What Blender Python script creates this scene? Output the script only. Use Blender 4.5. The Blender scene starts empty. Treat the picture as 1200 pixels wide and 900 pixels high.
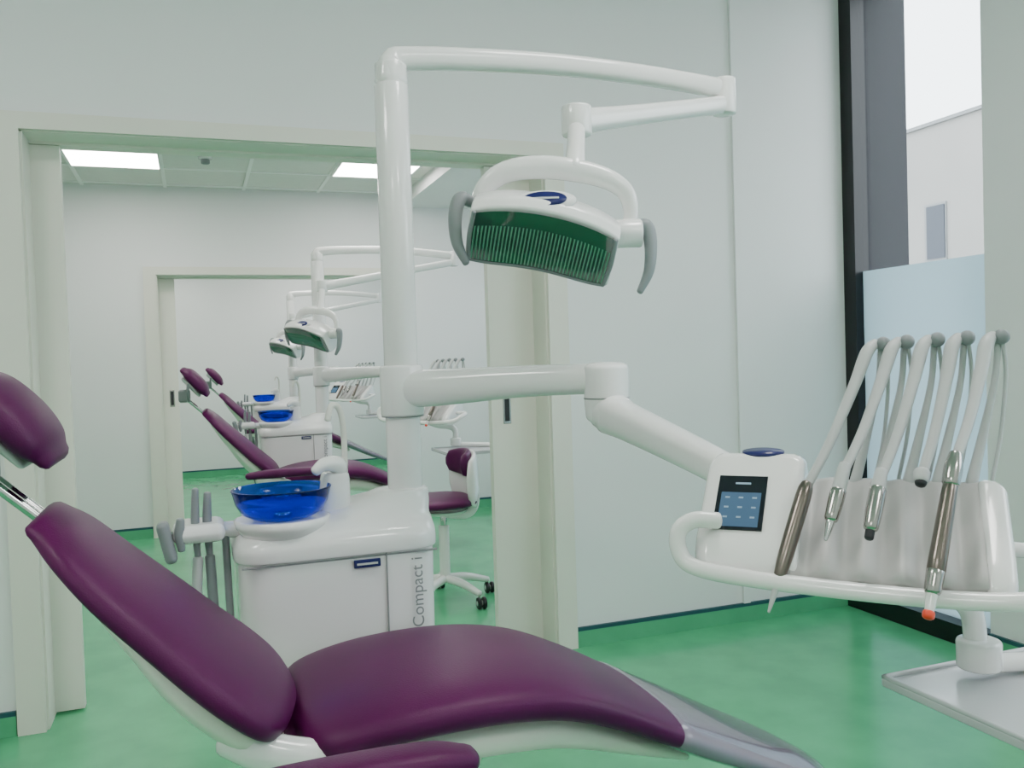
import bpy, bmesh, math, random
from mathutils import Matrix, Vector
random.seed(3)
S=bpy.context.scene
XF=Matrix.Identity(4)
# ---------------------------------------------------------------- materials
def mat(name,col,rough=.5,metal=0,noise=.0,nscale=8,bump=0,bscale=60,trans=0,coat=0,emit=None,es=0,alpha=1,ior=1.45):
    m=bpy.data.materials.new(name); m.use_nodes=True
    nt=m.node_tree; b=nt.nodes['Principled BSDF']
    b.inputs['Base Color'].default_value=(*col,1)
    b.inputs['Roughness'].default_value=rough
    b.inputs['Metallic'].default_value=metal
    b.inputs['Transmission Weight'].default_value=trans
    b.inputs['Coat Weight'].default_value=coat
    b.inputs['IOR'].default_value=ior
    b.inputs['Alpha'].default_value=alpha
    if emit: b.inputs['Emission Color'].default_value=(*emit,1); b.inputs['Emission Strength'].default_value=es
    tc=nt.nodes.new('ShaderNodeTexCoord')
    if noise>0:
        n=nt.nodes.new('ShaderNodeTexNoise'); n.inputs['Scale'].default_value=nscale; n.inputs['Detail'].default_value=6
        nt.links.new(tc.outputs['Object'],n.inputs['Vector'])
        r=nt.nodes.new('ShaderNodeValToRGB')
        r.color_ramp.elements[0].position=.3; r.color_ramp.elements[1].position=.7
        r.color_ramp.elements[0].color=(*[c*(1-noise) for c in col],1)
        r.color_ramp.elements[1].color=(*[min(1,c*(1+noise)) for c in col],1)
        nt.links.new(n.outputs['Fac'],r.inputs['Fac']); nt.links.new(r.outputs['Color'],b.inputs['Base Color'])
    if bump>0:
        n=nt.nodes.new('ShaderNodeTexNoise'); n.inputs['Scale'].default_value=bscale; n.inputs['Detail'].default_value=3
        nt.links.new(tc.outputs['Object'],n.inputs['Vector'])
        bp=nt.nodes.new('ShaderNodeBump'); bp.inputs['Strength'].default_value=bump; bp.inputs['Distance'].default_value=.002
        nt.links.new(n.outputs['Fac'],bp.inputs['Height']); nt.links.new(bp.outputs['Normal'],b.inputs['Normal'])
    return m
M={}
M['wall']=mat('wall_paint',(.80,.80,.80),.6,noise=.012,nscale=2,bump=.08,bscale=150)
M['ceil']=mat('ceiling_white',(.74,.74,.70),.8,noise=.02,nscale=30)
M['tbar']=mat('ceiling_grid',(.92,.92,.90),.5)
M['floor']=mat('green_vinyl',(.090,.43,.205),.20,noise=.10,nscale=5,bump=.05,bscale=30)
M['cove']=mat('green_cove',(.09,.40,.21),.35,noise=.08)
M['strip']=mat('teal_strip',(.02,.08,.10),.45)
M['door']=mat('cream_lacquer',(.76,.74,.66),.4,noise=.01)
M['black']=mat('black_frame',(.004,.005,.007),.35)
M['fin']=mat('dark_cladding',(.008,.009,.015),.6,noise=.05)
M['conc']=mat('render_facade',(.34,.33,.31),.9,noise=.05,nscale=.6)
M['concw']=mat('facade_window',(.05,.06,.08),.2)
M['ground']=mat('paving',(.3,.3,.3),.9,noise=.1)
M['white']=mat('white_plastic',(.82,.81,.80),.18,coat=.5)
M['cream']=mat('cream_plastic',(.74,.73,.67),.35)
M['seam']=mat('seam_grey',(.24,.25,.25),.5)
M['purple']=mat('purple_leatherette',(.078,.0012,.056),.42,noise=.08,nscale=6,bump=.25,bscale=350,ior=1.33)
M['film']=mat('plastic_cover',(.38,.34,.42),.12,alpha=.62,coat=.6)
M['grey']=mat('grey_plastic',(.22,.24,.25),.4)
M['lgrey']=mat('light_grey_hose',(.50,.51,.51),.35)
M['pad']=mat('grey_silicone',(.44,.43,.42),.45)
M['steel']=mat('steel',(.42,.40,.38),.2,metal=1)
M['bronze']=mat('handpiece_metal',(.20,.17,.15),.28,metal=1)
M['chrome']=mat('chrome',(.6,.6,.6),.12,metal=1)
M['dark']=mat('dark_rubber',(.02,.02,.025),.5)
M['blue']=mat('blue_label',(.008,.010,.10),.3)
M['bowl']=mat('blue_glass',(.025,.12,.86),.02,trans=.96,ior=1.2)
M['screen']=mat('screen_glass',(.008,.010,.016),.1)
M['ui']=mat('screen_ui',(.03,.06,.10),.2,emit=(.06,.12,.21),es=.7)
M['icon']=mat('screen_icon',(.2,.28,.36),.3,emit=(.25,.38,.5),es=.4)
M['green']=mat('green_reflector',(.012,.075,.048),.05,coat=.9)
M['rib']=mat('green_rib',(.10,.32,.21),.15,coat=.5)
M['red']=mat('red_tip',(.8,.06,.02),.35)
M['tray']=mat('tray_plastic',(.50,.51,.53),.25)
M['lightpanel']=mat('light_panel',(1,1,1),.5,emit=(1,.965,.93),es=18)
M['lightpanel_fill']=mat('light_panel_fill',(1,1,1),.5,emit=(1,.965,.93),es=27)  # glow for the unseen fill panels above the near room
def glassmat():
    m=bpy.data.materials.new('clear_glass'); m.use_nodes=True; nt=m.node_tree; nt.nodes.clear()
    o=nt.nodes.new('ShaderNodeOutputMaterial'); mx=nt.nodes.new('ShaderNodeMixShader')
    t=nt.nodes.new('ShaderNodeBsdfTransparent'); g=nt.nodes.new('ShaderNodeBsdfGlossy')
    t.inputs[0].default_value=(.93,.96,.97,1); g.inputs['Roughness'].default_value=.02
    mx.inputs[0].default_value=.03
    nt.links.new(t.outputs[0],mx.inputs[1]); nt.links.new(g.outputs[0],mx.inputs[2]); nt.links.new(mx.outputs[0],o.inputs[0]); return m
def frostmat():
    m=bpy.data.materials.new('frosted_glass'); m.use_nodes=True; nt=m.node_tree; nt.nodes.clear()
    o=nt.nodes.new('ShaderNodeOutputMaterial'); mx=nt.nodes.new('ShaderNodeMixShader')
    t=nt.nodes.new('ShaderNodeBsdfTranslucent'); g=nt.nodes.new('ShaderNodeBsdfDiffuse')
    t.inputs[0].default_value=(.64,.77,.82,1); g.inputs[0].default_value=(.6,.72,.78,1)
    mx.inputs[0].default_value=.35
    nt.links.new(t.outputs[0],mx.inputs[1]); nt.links.new(g.outputs[0],mx.inputs[2]); nt.links.new(mx.outputs[0],o.inputs[0]); return m
M['glass']=glassmat(); M['frost']=frostmat()
# ---------------------------------------------------------------- builders
def root(name,loc):
    e=bpy.data.objects.new(name,None); e.location=loc; e.empty_display_size=.1
    S.collection.objects.link(e); return e
def attach(o,parent):
    if parent is not None:
        o.parent=parent; o.location=Vector(o.location)-Vector(parent.location)
def finish(name,verts,faces,m,parent,smooth=True,wn=False):
    me=bpy.data.meshes.new(name)
    me.from_pydata([XF@Vector(v) for v in verts],[],faces)
    bm=bmesh.new(); bm.from_mesh(me); bmesh.ops.recalc_face_normals(bm,faces=bm.faces); bm.to_mesh(me); bm.free()
    for p in me.polygons: p.use_smooth=smooth
    me.materials.append(M[m]); o=bpy.data.objects.new(name,me); S.collection.objects.link(o)
    if wn: o.modifiers.new('wn','WEIGHTED_NORMAL')
    attach(o,parent); return o
def cr(P,m):
    P=[list(map(float,p)) for p in P]
    if len(P)<3:
        return [[a+(b-a)*i/m for a,b in zip(P[0],P[1])] for i in range(m+1)]
    Q=[[2*a-b for a,b in zip(P[0],P[1])]]+P+[[2*a-b for a,b in zip(P[-1],P[-2])]]
    out=[]
    for i in range(1,len(Q)-2):
        for k in range(m):
            t=k/m
            out.append([.5*((2*b)+(-a+c)*t+(2*a-5*b+4*c-d)*t*t+(-a+3*b-3*c+d)*t**3) for a,b,c,d in zip(Q[i-1],Q[i],Q[i+1],Q[i+2])])
    out.append(P[-1]); return out
def rings(name,R,m,parent,smooth=True,cap=True):
    n=len(R[0]); V=[v for r in R for v in r]; F=[]
    for i in range(len(R)-1):
        for j in range(n):
            F.append((i*n+j,i*n+(j+1)%n,(i+1)*n+(j+1)%n,(i+1)*n+j))
    if cap: F.append(tuple(range(n))[::-1]); F.append(tuple((len(R)-1)*n+j for j in range(n)))
    return finish(name,V,F,m,parent,smooth)
def sup(c,u,v,a,b,e,n,dish=0):
    out=[]
    for j in range(n):
        th=2*math.pi*j/n; cc,ss=math.cos(th),math.sin(th)
        x=a*math.copysign(abs(cc)**(2/e),cc); y=b*math.copysign(abs(ss)**(2/e),ss)
        if dish: y+=dish*(x/a)**2 if a>1e-5 else 0
        out.append(Vector(c)+Vector(u)*x+Vector(v)*y)
    return out
def tube(name,pts,rad,m,parent,n=16,k=6,flat=1.0,e=2,capr=True):
    if not isinstance(rad,(list,tuple)): rad=[rad]*len(pts)
    D=cr([list(p)+[r] for p,r in zip(pts,rad)],k)
    C=[Vector(d[:3]) for d in D]; Rr=[max(1e-4,d[3]) for d in D]
    T=[(C[min(i+1,len(C)-1)]-C[max(i-1,0)]).normalized() for i in range(len(C))]
    up=Vector((0,0,1)) if abs(T[0].z)<.9 else Vector((0,1,0))
    s=T[0].cross(up).normalized(); R=[]
    def ring(c,t,s,r):
        v=s.cross(t).normalized(); return sup(c,s,v,r,r*flat,e,n)
    fr=[]
    for i in range(len(C)):
        s=(s-T[i]*s.dot(T[i])).normalized(); fr.append(s.copy())
    if capr:
        for ph in (80,55,28):
            a=math.radians(ph); R.append(ring(C[0]-T[0]*Rr[0]*math.sin(a)*.6,T[0],fr[0],Rr[0]*math.cos(a)))
    for i in range(len(C)): R.append(ring(C[i],T[i],fr[i],Rr[i]))
    if capr:
        for ph in (28,55,80):
            a=math.radians(ph); R.append(ring(C[-1]+T[-1]*Rr[-1]*math.sin(a)*.6,T[-1],fr[-1],Rr[-1]*math.cos(a)))
    return rings(name,R,m,parent)
def cyl(name,c,r,h,m,parent,axis='z',n=32,bev=.15,r2=None):
    r2=r if r2 is None else r2
    prof=[(0.001,0),(r*(1-bev),0),(r*(1-bev*.3),r*bev*.3),(r,r*bev),(r2,h-r2*bev),(r2*(1-bev*.3),h-r2*bev*.3),(r2*(1-bev),h),(.001,h)]
    return lathe(name,prof,c,m,parent,axis,n)
def lathe(name,prof,c,m,parent,axis='z',n=40,sx=1,sy=1):
    R=[]
    for r,z in prof:
        rg=[]
        for j in range(n):
            a=2*math.pi*j/n; x,y=r*math.cos(a)*sx,r*math.sin(a)*sy
            p={'z':(x,y,z),'x':(z,x,y),'y':(x,z,y)}[axis]
            rg.append(Vector(c)+Vector(p))
        R.append(rg)
    return rings(name,R,m,parent)
def rbox(name,lo,hi,m,parent,bev=.01,seg=3,rot=None):
    bm=bmesh.new(); bmesh.ops.create_cube(bm,size=1)
    lo,hi=Vector(lo),Vector(hi); c=(lo+hi)/2; d=hi-lo
    for v in bm.verts: v.co=Vector((v.co.x*d.x,v.co.y*d.y,v.co.z*d.z))
    if bev>0: bmesh.ops.bevel(bm,geom=bm.edges[:],offset=min(bev,min(d)*.49),segments=seg,profile=.5,affect='EDGES')
    if rot is not None: bmesh.ops.transform(bm,matrix=rot.to_4x4(),verts=bm.verts)
    bmesh.ops.translate(bm,vec=c,verts=bm.verts)
    bm.verts.index_update()
    V=[v.co.copy() for v in bm.verts]; F=[[v.index for v in f.verts] for f in bm.faces]; bm.free()
    return finish(name,V,F,m,parent,smooth=bev>0,wn=bev>0)
def boxes(name,L,m,parent=None):
    V=[];F=[]
    for lo,hi in L:
        b=len(V); x0,y0,z0=lo; x1,y1,z1=hi
        V+=[(x0,y0,z0),(x1,y0,z0),(x1,y1,z0),(x0,y1,z0),(x0,y0,z1),(x1,y0,z1),(x1,y1,z1),(x0,y1,z1)]
        F+=[tuple(b+i for i in f) for f in ((3,2,1,0),(4,5,6,7),(0,1,5,4),(1,2,6,5),(2,3,7,6),(3,0,4,7))]
    return finish(name,V,F,m,parent,smooth=False)
def padpath(name,rows,yc,m,parent,e=3.2,k=6,n=48,dish=0):
    D=cr(rows,k); R=[]; N=len(D)
    def tn(i):
        a,b=D[max(i-1,0)],D[min(i+1,N-1)]; t=Vector((b[0]-a[0],0,b[1]-a[1])).normalized(); return t,Vector((-t.z,0,t.x))
    def add(i,off,w,t):
        T,Nn=tn(i); c=Vector((D[i][0],yc,D[i][1]))+T*off; R.append(sup(c,(0,1,0),Nn,w,t,e,n,dish))
    w,t=D[0][2],D[0][3]
    for ph in (85,60,30):
        a=math.radians(ph); add(0,-t*math.sin(a),max(.01,w-t*(1-math.cos(a))),t*math.cos(a))
    for i in range(N): add(i,0,D[i][2],D[i][3])
    w,t=D[-1][2],D[-1][3]
    for ph in (30,60,85):
        a=math.radians(ph); add(N-1,t*math.sin(a),max(.01,w-t*(1-math.cos(a))),t*math.cos(a))
    return rings(name,R,m,parent)
def zloft(name,rows,m,parent,n=48,k=4):
    D=cr(rows,k); R=[sup((d[1],d[2],d[0]),(1,0,0),(0,1,0),d[3],d[4],d[5],n) for d in D]
    return rings(name,R,m,parent)
def xprof(name,secs,m,parent,k=1,bev=.012):
    R=[[Vector((x,y,z)) for y,z in p] for x,p in secs]
    o=rings(name,R,m,parent)
    b=o.modifiers.new('bev','BEVEL'); b.width=bev; b.segments=4; b.limit_method='ANGLE'; b.angle_limit=math.radians(25)
    o.modifiers.new('wn','WEIGHTED_NORMAL'); return o
def dup(r,off):
    r2=r.copy(); S.collection.objects.link(r2); r2.location=Vector(r.location)+Vector(off)
    for c in r.children:
        c2=c.copy(); S.collection.objects.link(c2); c2.parent=r2
    return r2
# ---------------------------------------------------------------- room shell
W1,W1b=3.45,3.70; W2,W2b=7.10,7.35; W3=10.8; XL,XR=-2.6,3.0; YB=-2.2; H=3.1; H2=2.65
boxes('floor',[((XL-.2,YB-.2,-.08),(XR+.12,W3+.2,0))],'floor')
boxes('ceiling',[((XL-.2,YB-.2,H),(XR+.3,W3+.2,H+.1))],'wall')
DX0,DX1,DH=-.545,1.43,2.12
EX0,EX1,EH=-.25,1.60,1.99
boxes('wall_back',[((XL,W1,0),(DX0,W1b,H)),((DX1,W1,0),(XR,W1b,H)),((DX0,W1,DH),(DX1,W1b,H))],'wall')
boxes('wall_partition',[((XL,W2,0),(EX0,W2b,H)),((EX1,W2,0),(XR,W2b,H)),((EX0,W2,EH),(EX1,W2b,H))],'wall')
boxes('wall_far',[((XL,W3,0),(XR+.3,W3+.2,H))],'wall')
boxes('wall_left',[((XL-.2,YB,0),(XL,W3,H))],'wall')
boxes('wall_front',[((XL-.2,YB-.2,0),(XR+.3,YB,H))],'wall')
wins=[(-1.4,1.7,.0,2.95),(2.645,3.45,.0,3.06),(4.2,6.6,.0,2.6),(8.0,10.2,.0,2.6)]  # only the second is in view; the others are added to let in daylight
L=[];y=YB
for a,b,z0,z1 in wins:
    L.append(((XR,y,0),(XR+.3,a,H)))
    L.append(((XR,a,z1),(XR+.3,b,H)))
    y=b
L.append(((XR,y,0),(XR+.3,W3,H)))
boxes('wall_right',L,'wall')
for i,(a,b,z0,z1) in enumerate(wins):
    r=root('window_%d'%(i+1),(XR+.05,(a+b)/2,z1/2))
    fr=[((XR,b-.08,0),(XR+.08,b,z1)),((XR-.03,a,0),(XR+.08,b-.001,.085)),((XR,a,z1-.05),(XR+.08,b,z1))]
    if i!=1: fr.append(((XR,a,0),(XR+.08,a+.06,z1)))
    boxes('frame',fr,'black',r)
    boxes('pane_clear',[((XR+.045,a+.002,1.63),(XR+.052,b-.07,z1-.05))],'glass',r)
    boxes('pane_frosted',[((XR+.045,a+.002,.08),(XR+.052,b-.07,1.63))],'frost',r)
    boxes('reveal',[((XR+.08,b-.075,-.05),(XR+.335,b-.002,z1))],'fin',r)
def susp(name,y0,y1,xe):
    r=root(name,((XL+xe)/2,(y0+y1)/2,H2))
    boxes('tiles',[((XL,y0,H2),(xe,y1,H2+.03))],'ceil',r)
    bars=[];p=.567;x=-.72-p*3
    while x<xe: 
        bars.append(((x-.012,y0,H2-.008),(x+.012,y1,H2))); x+=p
    y=5.87-p*3 if y0<5 else 8.1
    while y<y1:
        if y>y0: bars.append(((XL,y-.012,H2-.0085),(xe,y+.012,H2)))
        y+=p
    boxes('grid',bars,'tbar',r)
    boxes('soffit',[((xe,y0,H2-.10),(XR,y1,H2+.03))],'wall',r)
susp('suspended_ceiling',W1b,W2,1.66)
susp('suspended_ceiling',W2b,W3,1.66)
def lpanel(x,y,z,sx=.567,sy=.567,m='lightpanel'):
    r=root('ceiling_light_panel',(x,y,z))
    boxes('diffuser',[((x-sx/2+.015,y-sy/2+.015,z-.012),(x+sx/2-.015,y+sy/2-.015,z-.004))],m,r)
    t=.015
    boxes('trim',[((x-sx/2,y-sy/2,z-.014),(x-sx/2+t,y+sy/2,z)),((x+sx/2-t,y-sy/2,z-.014),(x+sx/2,y+sy/2,z)),((x-sx/2,y-sy/2,z-.014),(x+sx/2,y-sy/2+t,z)),((x-sx/2,y+sy/2-t,z-.014),(x+sx/2,y+sy/2,z))],'tbar',r)
for x in (-.437,1.265):
    for y in (6.12,4.45): lpanel(x,y,H2-.008)
    for y in (8.6,9.9): lpanel(x,y,H2-.008)
for x in (-1.3,1.3):
    for y in (-1.2,1.3): lpanel(x,y,H,.6,.6,'lightpanel_fill')  # out of view, added to brighten the near room
r=root('smoke_detector',(.12,6.0,H2)); cyl('base',(.12,6.0,H2-.03),.045,.03,'white',r); cyl('sensor',(.12,6.0,H2-.06),.028,.035,'grey',r,bev=.3)
def base(side,L):
    r=root('baseboard_'+side,L[0][0])
    boxes('cove',[((x0,y0,0),(x1,y1,.070)) for (x0,y0,_),(x1,y1,_) in L],'cove',r)
    boxes('edge_strip',[((x0,y0,.070),(x1,y1,.086)) for (x0,y0,_),(x1,y1,_) in L],'strip',r)
base('back',[((XL,W1-.014,0),(DX0-.09,W1,0)),((DX1+.09,W1-.014,0),(XR,W1,0))])
base('partition',[((XL,W2-.014,0),(EX0-.09,W2,0)),((EX1+.09,W2-.014,0),(XR,W2,0))])
base('far',[((XL,W3-.014,0),(XR,W3,0))])
base('right',[((XR-.014,1.7,0),(XR,2.64,0)),((XR-.014,W1b,0),(XR,4.2,0))])
boxes('trim_1',[((2.37,W1-.016,.086),(2.405,W1,H))],'wall')
def doorset(idx,x0,x1,h,wf,wb,leafL,leafR):
    r=root('door_%d'%idx,((x0+x1)/2,(wf+wb)/2,0))
    w=.085;t=.022;wt=.055
    for nm,y0,y1 in (('architrave_front',wf-t,wf),('architrave_rear',wb,wb+t)):
        boxes(nm,[((x0-w,y0,0),(x0+.004,y1,h+wt)),((x1-.004,y0,0),(x1+w,y1,h+wt)),((x0+.004,y0,h-.004),(x1-.004,y1,h+wt))],'door',r)
    boxes('jamb_lining',[((x0,wf,0),(x0+.012,wb,h)),((x1-.012,wf,0),(x1,wb,h)),((x0,wf,h-.008),(x1,wb,h))],'door',r)
    ym=(wf+wb)/2+.04
    boxes('track',[((x0+.012,ym-.03,h-.018),(x1-.012,ym+.03,h-.008))],'door',r)
    boxes('leaf_a',[((x0+.012,ym-.022,.008),(x0+leafL,ym+.022,h-.02))],'door',r)
    boxes('leaf_b',[((x1-leafR,ym-.022,.008),(x1-.012,ym+.022,h-.02))],'door',r)
    if idx==1: xx=x1-leafR+.07
    else: xx=x0+leafL-.05
    rbox('pull_plate',(xx-.018,ym-.026,.98),(xx+.018,ym-.021,1.11),'steel',r,.002)
    rbox('pull_recess',(xx-.011,ym-.028,.992),(xx+.011,ym-.025,1.098),'dark',r,.001)
doorset(1,DX0,DX1,DH,W1,W1b,.11,.22)
doorset(2,EX0,EX1,EH,W2,W2b,.13,.05)
# exterior
boxes('ground',[((XR+.4,-30,-.3),(60,60,-.1))],'ground')
r=root('neighbour_building',(16,14,0))
boxes('facade',[((14,-2,-.1),(20,40,5.65))],'conc',r)
boxes('coping',[((13.93,-2.1,5.65),(20.1,40.1,5.72))],'seam',r)
for yy in (10.2,11.8,13.45,16.2,19):
    boxes('window_recess',[((13.97,yy-.27,2.95),(14.01,yy+.27,4.1))],'seam',r)
    boxes('window_glass',[((13.95,yy-.24,3.0),(13.985,yy+.20,4.05))],'concw',r)
# ---------------------------------------------------------------- dental chair
def chair():
    r=root('dental_chair',(.5,1.82,0)); yc=1.82
    back=[(.148,.590,.10,.020),(.141,.602,.185,.030),(.115,.630,.252,.038),(.072,.668,.272,.042),(.01,.725,.268,.042),(-.06,.795,.252,.04),(-.15,.885,.225,.036),(-.215,.957,.185,.03),(-.255,.997,.13,.022)]
    padpath('backrest_pad',back,yc,'purple',r,dish=.024,e=2.8)
    sh=[(.12,.535,.14,.03),(.075,.585,.22,.045),(.015,.64,.235,.05),(-.045,.70,.23,.045),(-.11,.78,.205,.035),(-.17,.85,.17,.026),(-.22,.915,.13,.018)]
    padpath('backrest_shell',sh,yc,'cream',r,e=2.5)
    seat=[(.165,.545,.17,.04),(.205,.565,.24,.045),(.34,.585,.262,.05),(.52,.588,.262,.052),(.67,.568,.255,.05),(.80,.52,.25,.044),(.93,.455,.248,.038),(1.08,.38,.24,.034),(1.22,.31,.215,.03),(1.33,.26,.17,.025),(1.40,.228,.09,.018)]
    padpath('seat_pad',seat,yc,'purple',r,e=2.8,dish=-.004)
    ft=[(.94,.45,.251,.041),(1.0,.419,.249,.040),(1.08,.38,.243,.0375),(1.22,.31,.218,.0335),(1.33,.26,.173,.0285),(1.41,.222,.095,.021)]
    padpath('foot_cover',ft,yc,'film',r,e=2.8,dish=-.004)
    padpath('seat_shell',[(.12,.49,.16,.04),(.3,.505,.2,.05),(.5,.505,.21,.055),(.68,.485,.2,.05),(.85,.42,.17,.035),(1.0,.355,.13,.02)],yc,'cream',r,e=2.6)
    for s in (-1,1):
        tube('hinge_arm',[(.03,yc+s*.19,.60),(.12,yc+s*.205,.555),(.26,yc+s*.20,.52)],[.028,.032,.028],'white',r,flat=1.2)
    tube('armrest_pad',[(-.05,1.31,.634),(.05,1.31,.639),(.2,1.31,.641),(.32,1.31,.638),(.38,1.31,.631)],[.034,.042,.044,.042,.032],'purple',r,flat=.6,e=2.5,n=24)
    tube('armrest_support',[(.0,1.31,.608),(.12,1.32,.59),(.2,1.40,.55),(.22,1.56,.51),(.24,1.66,.50)],[.022,.026,.026,.026,.026],'cream',r)
    hx,hz=.040,.004
    hr=[(-.295,1.112,.115,.022),(-.312,1.135,.135,.036),(-.345,1.178,.142,.042),(-.39,1.228,.138,.038),(-.42,1.253,.11,.022)]
    padpath('headrest_pad',[(a+hx,b+hz,c,d) for a,b,c,d in hr],1.84,'purple',r,e=2.6,dish=.012)
    padpath('headrest_back',[(a+hx,b+hz,c,d) for a,b,c,d in [(-.34,1.10,.10,.012),(-.38,1.15,.12,.016),(-.425,1.20,.115,.014)]],1.84,'lgrey',r,e=2.5)
    rbox('headrest_bracket',(-.42,1.80,1.06),(-.35,1.88,1.14),'grey',r,.015)
    for s in (-.022,.022):
        tube('headrest_rail',[(-.40,1.84+s,1.11),(-.34,1.84+s,1.05),(-.22,1.84+s,.935)],.010,'chrome',r,n=10)
    tube('headrest_lever',[(-.36,1.76,1.07),(-.365,1.73,1.12),(-.36,1.72,1.17)],.009,'grey',r,n=10)
    tube('headrest_lever_axle',[(-.36,1.84,1.08),(-.36,1.76,1.07)],.011,'chrome',r,n=10)
    zloft('pedestal',[(.0,.5,yc,.36,.25,3),(.03,.5,yc,.36,.25,3),(.06,.5,yc,.34,.23,3),(.09,.46,yc,.2,.16,3),(.2,.42,yc,.13,.12,3),(.36,.42,yc,.12,.11,3),(.47,.42,yc,.15,.13,3)],'cream',r)
    return r
ch=chair()
# ---------------------------------------------------------------- unit body with pole, bowl, arm
PX,PY=.515,2.27
def unit():
    r=root('dental_unit',(.32,2.31,0)); 
    zloft('cabinet',[(0,.32,2.33,.225,.18,7),(.02,.32,2.33,.232,.188,7),(.4,.32,2.325,.24,.2,7),(.80,.32,2.32,.243,.203,7),(.81,.32,2.32,.243,.203,7)],'white',r,n=72,k=2)
    zloft('top_cover',[(.795,.32,2.32,.248,.208,6),(.80,.32,2.32,.252,.212,6),(.83,.32,2.32,.252,.212,6),(.855,.33,2.32,.240,.200,5),(.872,.37,2.32,.20,.175,4),(.895,.45,2.30,.125,.125,3),(.915,.49,2.285,.085,.088,2.5),(.928,.505,2.275,.068,.07,2.2),(.932,.51,2.27,.05,.05,2)],'white',r,n=72,k=4)
    boxes('panel_gap',[((.425,2.114,.05),(.428,2.125,.795)),((.085,2.116,.788),(.555,2.125,.792))],'seam',r)
    rbox('label',(.345,2.108,.765),(.41,2.114,.785),'blue',r,.002)
    boxes('label_text',[((.352,2.1065,.772),(.403,2.1075,.777))],'lgrey',r)
    cu=bpy.data.curves.new('model_text','FONT'); cu.body='Compact i'; cu.size=.042; cu.extrude=.0005
    cu.materials.append(M['seam'])
    o=bpy.data.objects.new('model_text',cu); S.collection.objects.link(o)
    o.location=(.515,2.113,.600); o.rotation_euler=(math.radians(90),math.radians(-90),0); attach(o,r)
    cyl('pole_lower',(PX,PY,.90),.046,.30,'white',r,bev=.05)
    cyl('pole_upper',(PX,PY,1.19),.0445,.80,'white',r,bev=.05)
    cyl('pole_collar',(PX,PY,1.12),.057,.135,'white',r,bev=.12)
    bx,by=.19,2.21
    lathe('bowl_saucer',[(.001,.835),(.07,.835),(.098,.852),(.112,.872),(.116,.89),(.108,.892),(.06,.885),(.001,.885)],(bx,by,0),'white',r)
    lathe('spittoon_bowl',[(.02,.887),(.07,.890),(.098,.905),(.112,.93),(.119,.958),(.121,.963),(.118,.964),(.110,.933),(.095,.908),(.067,.894),(.02,.891)],(bx,by,0),'bowl',r,n=64)
    lathe('bowl_drain',[(.001,.892),(.022,.892),(.024,.896),(.018,.900),(.001,.900)],(bx,by,0),'chrome',r,n=24)
    zloft('rinse_tower',[(.84,.325,2.27,.045,.05,3),(.90,.325,2.27,.042,.045,3),(.97,.33,2.27,.036,.04,3),(.985,.33,2.27,.03,.035,3)],'white',r,n=32)
    tube('rinse_spout',[(.34,2.26,.985),(.335,2.245,1.005),(.30,2.23,1.01),(.275,2.225,.995)],[.02,.022,.018,.013],'white',r)
    tube('cup_filler',[(.36,2.30,.95),(.362,2.30,1.08),(.352,2.295,1.145),(.33,2.285,1.155),(.318,2.28,1.12)],.008,'cream',r,n=10)
    rbox('holder_arm',(-.03,2.22,.845),(.10,2.27,.885),'white',r,.018)
    rbox('holder_head',(-.065,2.16,.85),(.055,2.30,.895),'white',r,.02)
    for i,(x,y,z0,z1,rr) in enumerate([(-.01,2.20,.81,.975,.010),(.017,2.21,.81,.962,.011),(-.045,2.17,.84,.91,.012)]):
        tube('suction_handle',[(x,y,z0),(x-.003,y,(z0+z1)/2),(x,y,z1)],[rr*.7,rr,rr*.8],'grey',r,n=12)
    rbox('suction_grip',(-.09,2.15,.81),(-.062,2.20,.91),'grey',r,.012,rot=Matrix.Rotation(math.radians(-12),3,'Y'))
    tube('suction_hose',[(-.01,2.20,.81),(-.015,2.20,.71),(0,2.22,.63),(.06,2.25,.61),(.10,2.28,.64)],.012,'lgrey',r,n=12)
    tube('suction_hose',[(.017,2.21,.81),(.025,2.20,.62),(.045,2.2,.48),(.10,2.25,.42)],.012,'grey',r,n=12)
    tube('saliva_hose',[(.055,2.23,.85),(.058,2.2,.66),(.06,2.19,.5),(.10,2.23,.36)],.009,'grey',r,n=12)
    ex,ey=.934,1.90
    tube('delivery_arm_horizontal',[(PX,PY,1.19),(.62,2.18,1.195),(.78,2.035,1.205),(ex,ey,1.208)],[.05,.047,.04,.037],'white',r,n=24,e=2.6)
    zloft('elbow_joint',[(1.10,ex,ey,.03,.03,2),(1.108,ex,ey,.047,.047,2),(1.13,ex,ey,.053,.053,2),(1.22,ex,ey,.055,.055,2),(1.24,ex,ey,.05,.05,2),(1.247,ex,ey,.03,.03,2)],'white',r,n=36)
    lathe('elbow_seam',[(.053,1.158),(.0556,1.159),(.0556,1.162),(.053,1.163)],(ex,ey,0),'seam',r)
    lathe('collar_seam',[(.05,1.118),(.0562,1.119),(.0562,1.122),(.05,1.123)],(PX,PY,0),'seam',r)
    tube('elbow_knuckle',[(ex,ey,1.13),(ex+.002,ey-.05,1.118)],[.05,.05],'white',r,n=24)
    tube('delivery_arm_sloping',[(ex,ey-.03,1.12),(.925,1.75,1.105),(.905,1.45,1.062),(.896,1.27,1.03)],[.046,.04,.032,.028],'white',r,n=24,e=2.8)
    tube('delivery_arm_tip',[(.896,1.28,1.03),(.90,1.20,1.0),(.94,1.12,.96)],[.03,.036,.036],'white',r,n=20)
    return r
un=unit()
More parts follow.
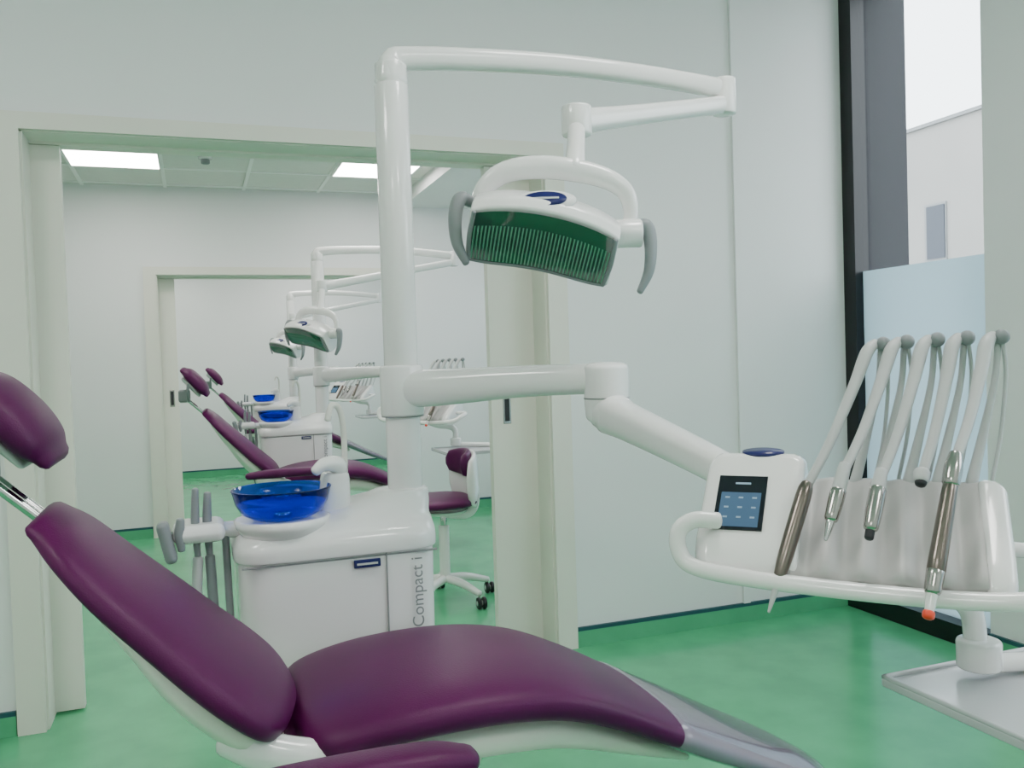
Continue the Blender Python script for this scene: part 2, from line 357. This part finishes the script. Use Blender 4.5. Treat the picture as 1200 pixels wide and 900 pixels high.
# ---------------------------------------------------------------- operating light
def light(off,lamp,jend,rz):
    global XF
    T=Matrix.Translation(off); XF=T
    r=root('operating_light',Vector((PX,PY,1.9))+Vector(off))
    cyl('pole_cap',(PX,PY,1.985),.041,.06,'white',r,bev=.05)
    J=(1.485,2.19,2.02)
    tube('long_arm',[(PX,PY,2.0),(PX+.006,PY,2.045),(PX+.04,PY-.003,2.062),(.75,2.255,2.072),(1.0,2.235,2.072),(1.25,2.21,2.055),(J[0],J[1],2.03)],[.041,.038,.031,.029,.028,.027,.027],'white',r,n=20,e=3,flat=1.0)
    cyl('arm_joint',(J[0],J[1],1.955),.034,.105,'white',r)
    j=Vector(jend)
    J0=Vector((J[0],J[1],1.985)); 
    tube('short_arm',[J0,J0.lerp(j,.3)+Vector((0,0,.0)),J0.lerp(j,.7),j],[.026,.025,.027,.032],'white',r,n=20,e=3)
    cyl('head_joint',(j.x,j.y,j.z-.035),.038,.075,'white',r)
    XF=T@Matrix.Translation(lamp)@Matrix.Rotation(rz,4,'Z')
    jl=(Matrix.Translation(lamp)@Matrix.Rotation(rz,4,'Z')).inverted()@j
    tube('drop_stem',[jl,(jl.x*.5+.04,jl.y*.5,jl.z*.5+.07),(.078,.0,.13)],[.024,.022,.026],'white',r)
    tube('yoke',[(-.150,.03,.035),(-.145,.02,.085),(-.095,.01,.128),(0,0,.138),(.12,0,.118),(.190,.0,.082),(.210,.0,.03),(.20,0,-.02)],[.018,.022,.026,.028,.026,.022,.018,.016],'white',r,n=20,flat=.8)
    base=XF.copy()
    XF=base@Matrix.Translation((0,0,-.012))@Matrix.Rotation(math.radians(13),4,'Y')
    def sc(x):
        q=abs(x)/.175; return -.75*x*x+.008, 1-.16*q**4, -.012*(1-q*q)
    secs=[]
    for i in range(13):
        x=-.175+.35*i/12; dz,s,f=sc(x)
        prof=[(-.112+f,.016),(-.100+f,.042),(-.06,.067),(0,.075),(.06,.055),(.088,.01),(.075,-.05),(.02,-.102),(-.006,-.102)]
        secs.append((x,[(y*s,z*s+dz) for y,z in prof]))
    xprof('housing',secs,'white',r,bev=.006)
    n1=24; V=[];F=[]
    def face(x,v,o):
        dz,s,f=sc(x)
        y=(-.112+f)*(1-v)-.006*v; z=.012*(1-v)-.102*v
        bul=.010*math.sin(math.pi*v)
        ny,nz=-.73,-.68
        return Vector((x,(y+ny*(bul+o))*s,(z+nz*(bul+o))*s+dz))
    for i in range(n1+1):
        for k in range(9): V.append(face(-.163+.326*i/n1,.03+.94*k/8,.004))
    for i in range(n1):
        for k in range(8):
            a=i*9+k; F.append((a,a+1,a+10,a+9))
    finish('reflector_glass',V,F,'green',r)
    V=[];F=[]
    nr=38
    for i in range(nr):
        x=-.158+.316*i/(nr-1)
        for k in range(9):
            v=.26+.68*k/8
            for dx,o in ((-.0019,.004),(-.0011,.0055),(.0011,.0055),(.0019,.004)): V.append(face(x+dx,v,o))
        b=i*36
        for k in range(8):
            for w in range(3):
                a=b+k*4+w; F.append((a,a+1,a+5,a+4))
    finish('reflector_ribs',V,F,'rib',r)
    tube('reflector_rim',[face(-.165,.02,.003),face(-.168,.5,.003),face(-.163,.98,.003)],.006,'grey',r,n=8)
    tube('reflector_rim',[face(.165,.02,.003),face(.168,.5,.003),face(.163,.98,.003)],.006,'grey',r,n=8)
    tube('reflector_lip',[face(-.165+.033*i,.99,.004) for i in range(11)],.004,'grey',r,n=8,k=2)
    XF=base@Matrix.Translation((0,-.112,.048))@Matrix.Rotation(math.radians(-32),4,'X')
    lathe('badge_plate',[(.001,0),(.095,0),(.098,.006),(.09,.012),(.001,.014)],(0,.012,0),'white',r,axis='y',sx=.75,sy=.30)
    lathe('badge',[(.001,0),(.05,0),(.05,.004),(.001,.005)],(0,.007,0),'blue',r,axis='y',sx=1,sy=.42)
    boxes('badge_text',[((-.032,.0055,-.002),(.032,.0065,.003))],'lgrey',r)
    XF=base
    tube('handle',[(-.172,.0,.06),(-.197,-.02,.066),(-.210,-.03,.02),(-.207,-.03,-.04),(-.187,-.035,-.088)],[.016,.02,.019,.016,.010],'grey',r,flat=.8)
    cyl('handle_hub',(.158,-.01,-.028),.034,.075,'white',r,axis='x')
    tube('handle',[(.222,-.01,-.008),(.245,-.015,-.015),(.252,-.02,-.06),(.245,-.025,-.12),(.222,-.03,-.168)],[.018,.021,.019,.016,.010],'grey',r,flat=.8)
    XF=Matrix.Identity(4)
    return r
light((0,0,0),(.80,1.94,1.580),(.925,2.005,1.85),math.radians(-20))
# ---------------------------------------------------------------- instrument console
CC=(.966,1.086,.98)
def console():
    global XF
    r=root('instrument_console',CC)
    XF=Matrix.Translation(CC)@Matrix.Rotation(math.radians(-45),4,'Z')
    pr=[(.075,.050),(.05,.060),(-.112,-.052),(-.125,-.075),(-.05,-.088),(.06,-.05),(.085,.0)]
    xprof('console_body',[(-.10,pr),(.05,pr),(.19,pr)],'white',r,bev=.014)
    pc=[(.08,.062),(.045,.076),(-.10,-.018),(-.13,-.050),(-.125,-.080),(-.05,-.092),(.06,-.06),(.09,.0)]
    xprof('end_cap',[(.165,pc),(.188,pc),(.204,[(y*.85-.003,z*.85) for y,z in pc])],'white',r,bev=.012)
    pp=[(.085,.06),(.055,.108),(.018,.112),(-.108,-.008),(-.128,-.045),(-.115,-.070),(-.04,-.082),(.07,-.04)]
    xprof('screen_pod',[(-.238,[(y*.8-.004,z*.8) for y,z in pp]),(-.222,pp),(-.10,pp),(-.082,[(y*.95-.003,z*.93) for y,z in pp])],'white',r,bev=.014)
    p0=Vector((0,.018,.112)); p1=Vector((0,-.108,-.008)); d=(p1-p0).normalized(); nn=Vector((0,-abs(d.z),abs(d.y)))
    def slab(name,x0,x1,v0,v1,h,m):
        V=[]
        for hh in (h-.003,h):
            for x,v in ((x0,v0),(x1,v0),(x1,v1),(x0,v1)): V.append(Vector((x,0,0))+p0+d*(v+.016)+nn*hh)
        finish(name,V,[(0,1,2,3),(4,5,6,7),(0,1,5,4),(1,2,6,5),(2,3,7,6),(3,0,4,7)],m,r,smooth=False)
    slab('screen',-.211,-.135,.034,.139,.003,'screen')
    slab('screen_panel',-.204,-.142,.068,.134,.0038,'ui')
    slab('screen_text',-.184,-.160,.048,.0515,.0038,'icon')
    for i in range(3):
        for j in range(3):
            slab('key',-.197+.021*i,-.190+.021*i,.077+.019*j,.080+.019*j,.0044,'icon')
    XFs=XF.copy()
    XF=XFs@Matrix.Translation((-.15,.038,.1125))@Matrix.Rotation(math.radians(12),4,'X')
    lathe('badge',[(.001,0),(.034,0),(.034,.003),(.001,.004)],(0,-.005,0),'blue',r,sx=1,sy=.6)
    XF=XFs
    V=[];F=[];nx=110;nv=16
    gx=[-.070,-.018,.034,.086,.136]
    def bump(x):
        c=min(abs(x-g) for g in gx); return .0125*(.5-.5*math.cos(math.pi*min(1,c/.026)))
    for top in (1,0):
        for i in range(nx+1):
            x=-.092+.26*i/nx
            for k in range(nv+1):
                v=k/nv; y=.066*(1-v)+-.120*v; z=.066*(1-v)+-.058*v
                o=(.006+bump(x)*min(1,.35+v)) if top else -.012
                if top and k==nv: o-=.006
                if top and k==0: o-=.006
                V.append((x,y-.56*o,z+.83*o))
    n1=(nx+1)*(nv+1)
    for i in range(nx):
        for k in range(nv):
            a=i*(nv+1)+k; F.append((a,a+1,a+nv+2,a+nv+1)); F.append((n1+a,n1+a+nv+1,n1+a+nv+2,n1+a+1))
    for i in range(nx):
        for k in (0,nv):
            a=i*(nv+1)+k; F.append((a,a+nv+1,n1+a+nv+1,n1+a))
    for i in (0,nx):
        for k in range(nv):
            a=i*(nv+1)+k; F.append((a,a+1,n1+a+1,n1+a))
    finish('holder_pad',V,F,'pad',r)
    tube('grip_rail',[(-.20,-.10,.020),(-.235,-.112,.021),(-.257,-.12,.004),(-.255,-.126,-.027),(-.23,-.13,-.048),(-.15,-.134,-.058),(0,-.132,-.066),(.12,-.130,-.068),(.20,-.130,-.064),(.25,-.12,-.056),(.272,-.09,-.036),(.27,-.03,-.02),(.20,0,-.02)],[.011]*13,'white',r,n=16,flat=1.2)
    tops=[(.019,.08,.285),(.054,.08,.287),(.098,.08,.289),(.140,.08,.290),(.187,.08,.290)]
    rears=[(-.073,-.060,.068),(-.017,-.06,.098),(.034,-.06,.090),(.088,-.05,.092),(.132,-.06,.117)]
    for i,(t,q) in enumerate(zip(tops,rears)):
        t=Vector(t);q=Vector(q)
        m1=q.lerp(t,.33)+Vector((.002,0,-.004)); m2=q.lerp(t,.72)+Vector((.0,.0,-.002)); m3=q.lerp(t,.93)+Vector((-.002,0,.002))
        tube('hose',[q,m1,m2,m3,t+Vector((.004,.006,.003))],[.0075,.0082,.0098,.0112,.0088],'lgrey',r,n=14,flat=.85)
        tube('whip_arm',[t+Vector((.012,.014,-.006)),t+Vector((.006,.018,-.07)),t+Vector((-.014,.0,-.16)),t+Vector((-.03,-.02,-.225))],[.005,.005,.007,.009],'lgrey',r,n=10)
        tube('return_hose',[t+Vector((.018,.01,-.004)),t+Vector((.022,.02,-.06)),t+Vector((.014,.02,-.15)),t+Vector((.0,.0,-.22))],.0032,'lgrey',r,n=8)
        lathe('whip_knob',[(.001,-.012),(.009,-.010),(.012,0),(.009,.010),(.001,.012)],t+Vector((.016,.006,.001)),'grey',r,axis='y',n=20)
    def hp(pts,rad,m): tube('handpiece',pts,rad,m,r,n=16,k=4)
    a=Vector((-.071,-.066,.076)); b=Vector((-.118,-.155,-.100))
    hp([a,a.lerp(b,.1),a.lerp(b,.55),a.lerp(b,.72)],[.009,.012,.0115,.009],'bronze'); hp([a.lerp(b,.72),a.lerp(b,.8),b],[.007,.006,.002],'lgrey')
    a=Vector((-.016,-.066,.106)); b=Vector((-.040,-.125,.004))
    hp([a,a.lerp(b,.4)],[.009,.011],'lgrey'); hp([a.lerp(b,.35),a.lerp(b,.5),a.lerp(b,.72)],[.0115,.0115,.010],'steel'); hp([a.lerp(b,.7),a.lerp(b,.78),b],[.006,.0065,.0025],'chrome')
    a=Vector((.034,-.066,.098)); b=Vector((.018,-.122,.010))
    hp([a,a.lerp(b,.3)],[.009,.011],'lgrey'); hp([a.lerp(b,.28),a.lerp(b,.6),a.lerp(b,.85)],[.012,.012,.0105],'steel'); hp([a.lerp(b,.85),b],[.007,.0065],'dark')
    a=Vector((.088,-.052,.096)); hp([a,a+Vector((-.001,-.008,-.010))],[.0115,.0105],'lgrey'); hp([a+Vector((-.001,-.008,-.010)),a+Vector((-.002,-.012,-.015))],[.009,.008],'dark')
    a=Vector((.132,-.066,.125)); b=Vector((.098,-.160,-.050))
    hp([a,a.lerp(b,.1),a.lerp(b,.22)],[.009,.0125,.012],'steel'); hp([a.lerp(b,.22),a.lerp(b,.5),a.lerp(b,.86)],[.010,.0115,.0125],'bronze'); hp([a.lerp(b,.86),a.lerp(b,1.0)],[.0125,.011],'steel')
    c=b+(b-a).normalized()*.030
    hp([b,c],[.008,.006],'white'); hp([c,c+(b-a).normalized()*.005],[.008,.008],'red')
    XF=Matrix.Identity(4)
    tube('tray_bracket',[(.975,1.09,.905),(1.03,1.075,.885),(1.09,1.045,.875),(1.115,1.02,.85),(1.110,1.005,.80)],[.016,.018,.018,.017,.017],'white',r,n=16)
    cyl('tray_joint',(1.11,1.0,.765),.032,.045,'white',r)
    tube('tray_support',[(1.11,1.0,.772),(1.2,.98,.768),(1.3,.93,.764)],.018,'white',r,n=12,flat=.8)
    rbox('tray_plate',(.975,.70,.738),(1.42,1.06,.752),'tray',r,.004)
    for lo,hi in (((.975,.70,.750),(.985,1.06,.757)),((.975,1.05,.750),(1.42,1.06,.757)),((.975,.70,.750),(1.42,.71,.757)),((1.41,.70,.750),(1.42,1.06,.757))):
        rbox('tray_rim',lo,hi,'tray',r,.003)
    return r
co=console()
# ---------------------------------------------------------------- copies in the rooms beyond
for off in ((.32,3.93,0),(.51,7.62,0)):
    dup(ch,off); dup(un,off); dup(co,off)
    light(off,(.44,2.05,1.50),(.52,2.10,1.80),math.radians(-50))
# ---------------------------------------------------------------- stool
def stool(cx,cy):
    r=root('dental_stool',(cx,cy,0))
    for i in range(5):
        a=math.radians(72*i+10); dx,dy=math.cos(a),math.sin(a)
        tube('base_leg',[(cx,cy,.12),(cx+dx*.12,cy+dy*.12,.11),(cx+dx*.25,cy+dy*.25,.075)],[.024,.022,.016],'white',r,n=12)
        ex,ey=cx+dx*.26,cy+dy*.26
        cyl('caster_wheel',(ex-.022,ey,.03),.03,.018,'dark',r,axis='x',n=20); cyl('caster_wheel',(ex+.006,ey,.03),.03,.018,'dark',r,axis='x',n=20)
        cyl('caster_hub',(ex-.024,ey,.03),.012,.05,'lgrey',r,axis='x',n=16)
    cyl('gas_column',(cx,cy,.10),.028,.30,'white',r); cyl('column_tube',(cx,cy,.38),.018,.1,'chrome',r)
    padpath('seat_pad',[(cx-.19,.53,.15,.03),(cx-.1,.53,.20,.035),(cx+.05,.53,.20,.035),(cx+.12,.53,.15,.03)],cy,'purple',r,e=2.5)
    cyl('seat_plate',(cx,cy,.465),.13,.035,'white',r)
    tube('back_support',[(cx+.0,cy,.46),(cx+.12,cy,.45),(cx+.165,cy,.50),(cx+.165,cy,.62)],[.022,.028,.034,.034],'white',r,n=16)
    for nm,m,ro,z0,z1,da in (('back_shell','white',.168,.47,.78,58),('back_pad','purple',.138,.64,.79,62)):
        R=[]
        for i in range(17):
            a=math.radians(-da+2*da*i/16); q=abs(i-8)/8; hz=(z1-z0)/2*(1-.35*q**2); zc=(z0+z1)/2+.01
            c=Vector((cx+ro*math.cos(a),cy+ro*1.2*math.sin(a),zc)); u=Vector((math.cos(a),math.sin(a),0))
            s=1 if 0<i<16 else .4
            R.append(sup(c,u,(0,0,1),.02*s,hz*s,2.6,20))
        rings(nm,R,m,r)
    return r
stool(1.20,4.42)
# ---------------------------------------------------------------- world & camera
w=bpy.data.worlds.new('sky'); S.world=w; w.use_nodes=True
bg=w.node_tree.nodes['Background']; bg.inputs[0].default_value=(.92,.96,1,1); bg.inputs[1].default_value=6.5
yaw,pit,rol=math.radians(20),math.radians(-1.6),math.radians(1.85)
F=Vector((math.sin(yaw)*math.cos(pit),math.cos(yaw)*math.cos(pit),math.sin(pit)))
R0=Vector((math.cos(yaw),-math.sin(yaw),0)); U0=R0.cross(F)
Rr=R0*math.cos(rol)-U0*math.sin(rol); U=U0*math.cos(rol)+R0*math.sin(rol)
cd=bpy.data.cameras.new('camera'); cam=bpy.data.objects.new('camera',cd); S.collection.objects.link(cam)
mt=Matrix((Rr,U,-F)).transposed().to_4x4(); mt.translation=Vector((0,0,1.26)); cam.matrix_world=mt
cd.sensor_width=36; cd.lens=30.6; cd.clip_start=.02
S.camera=cam
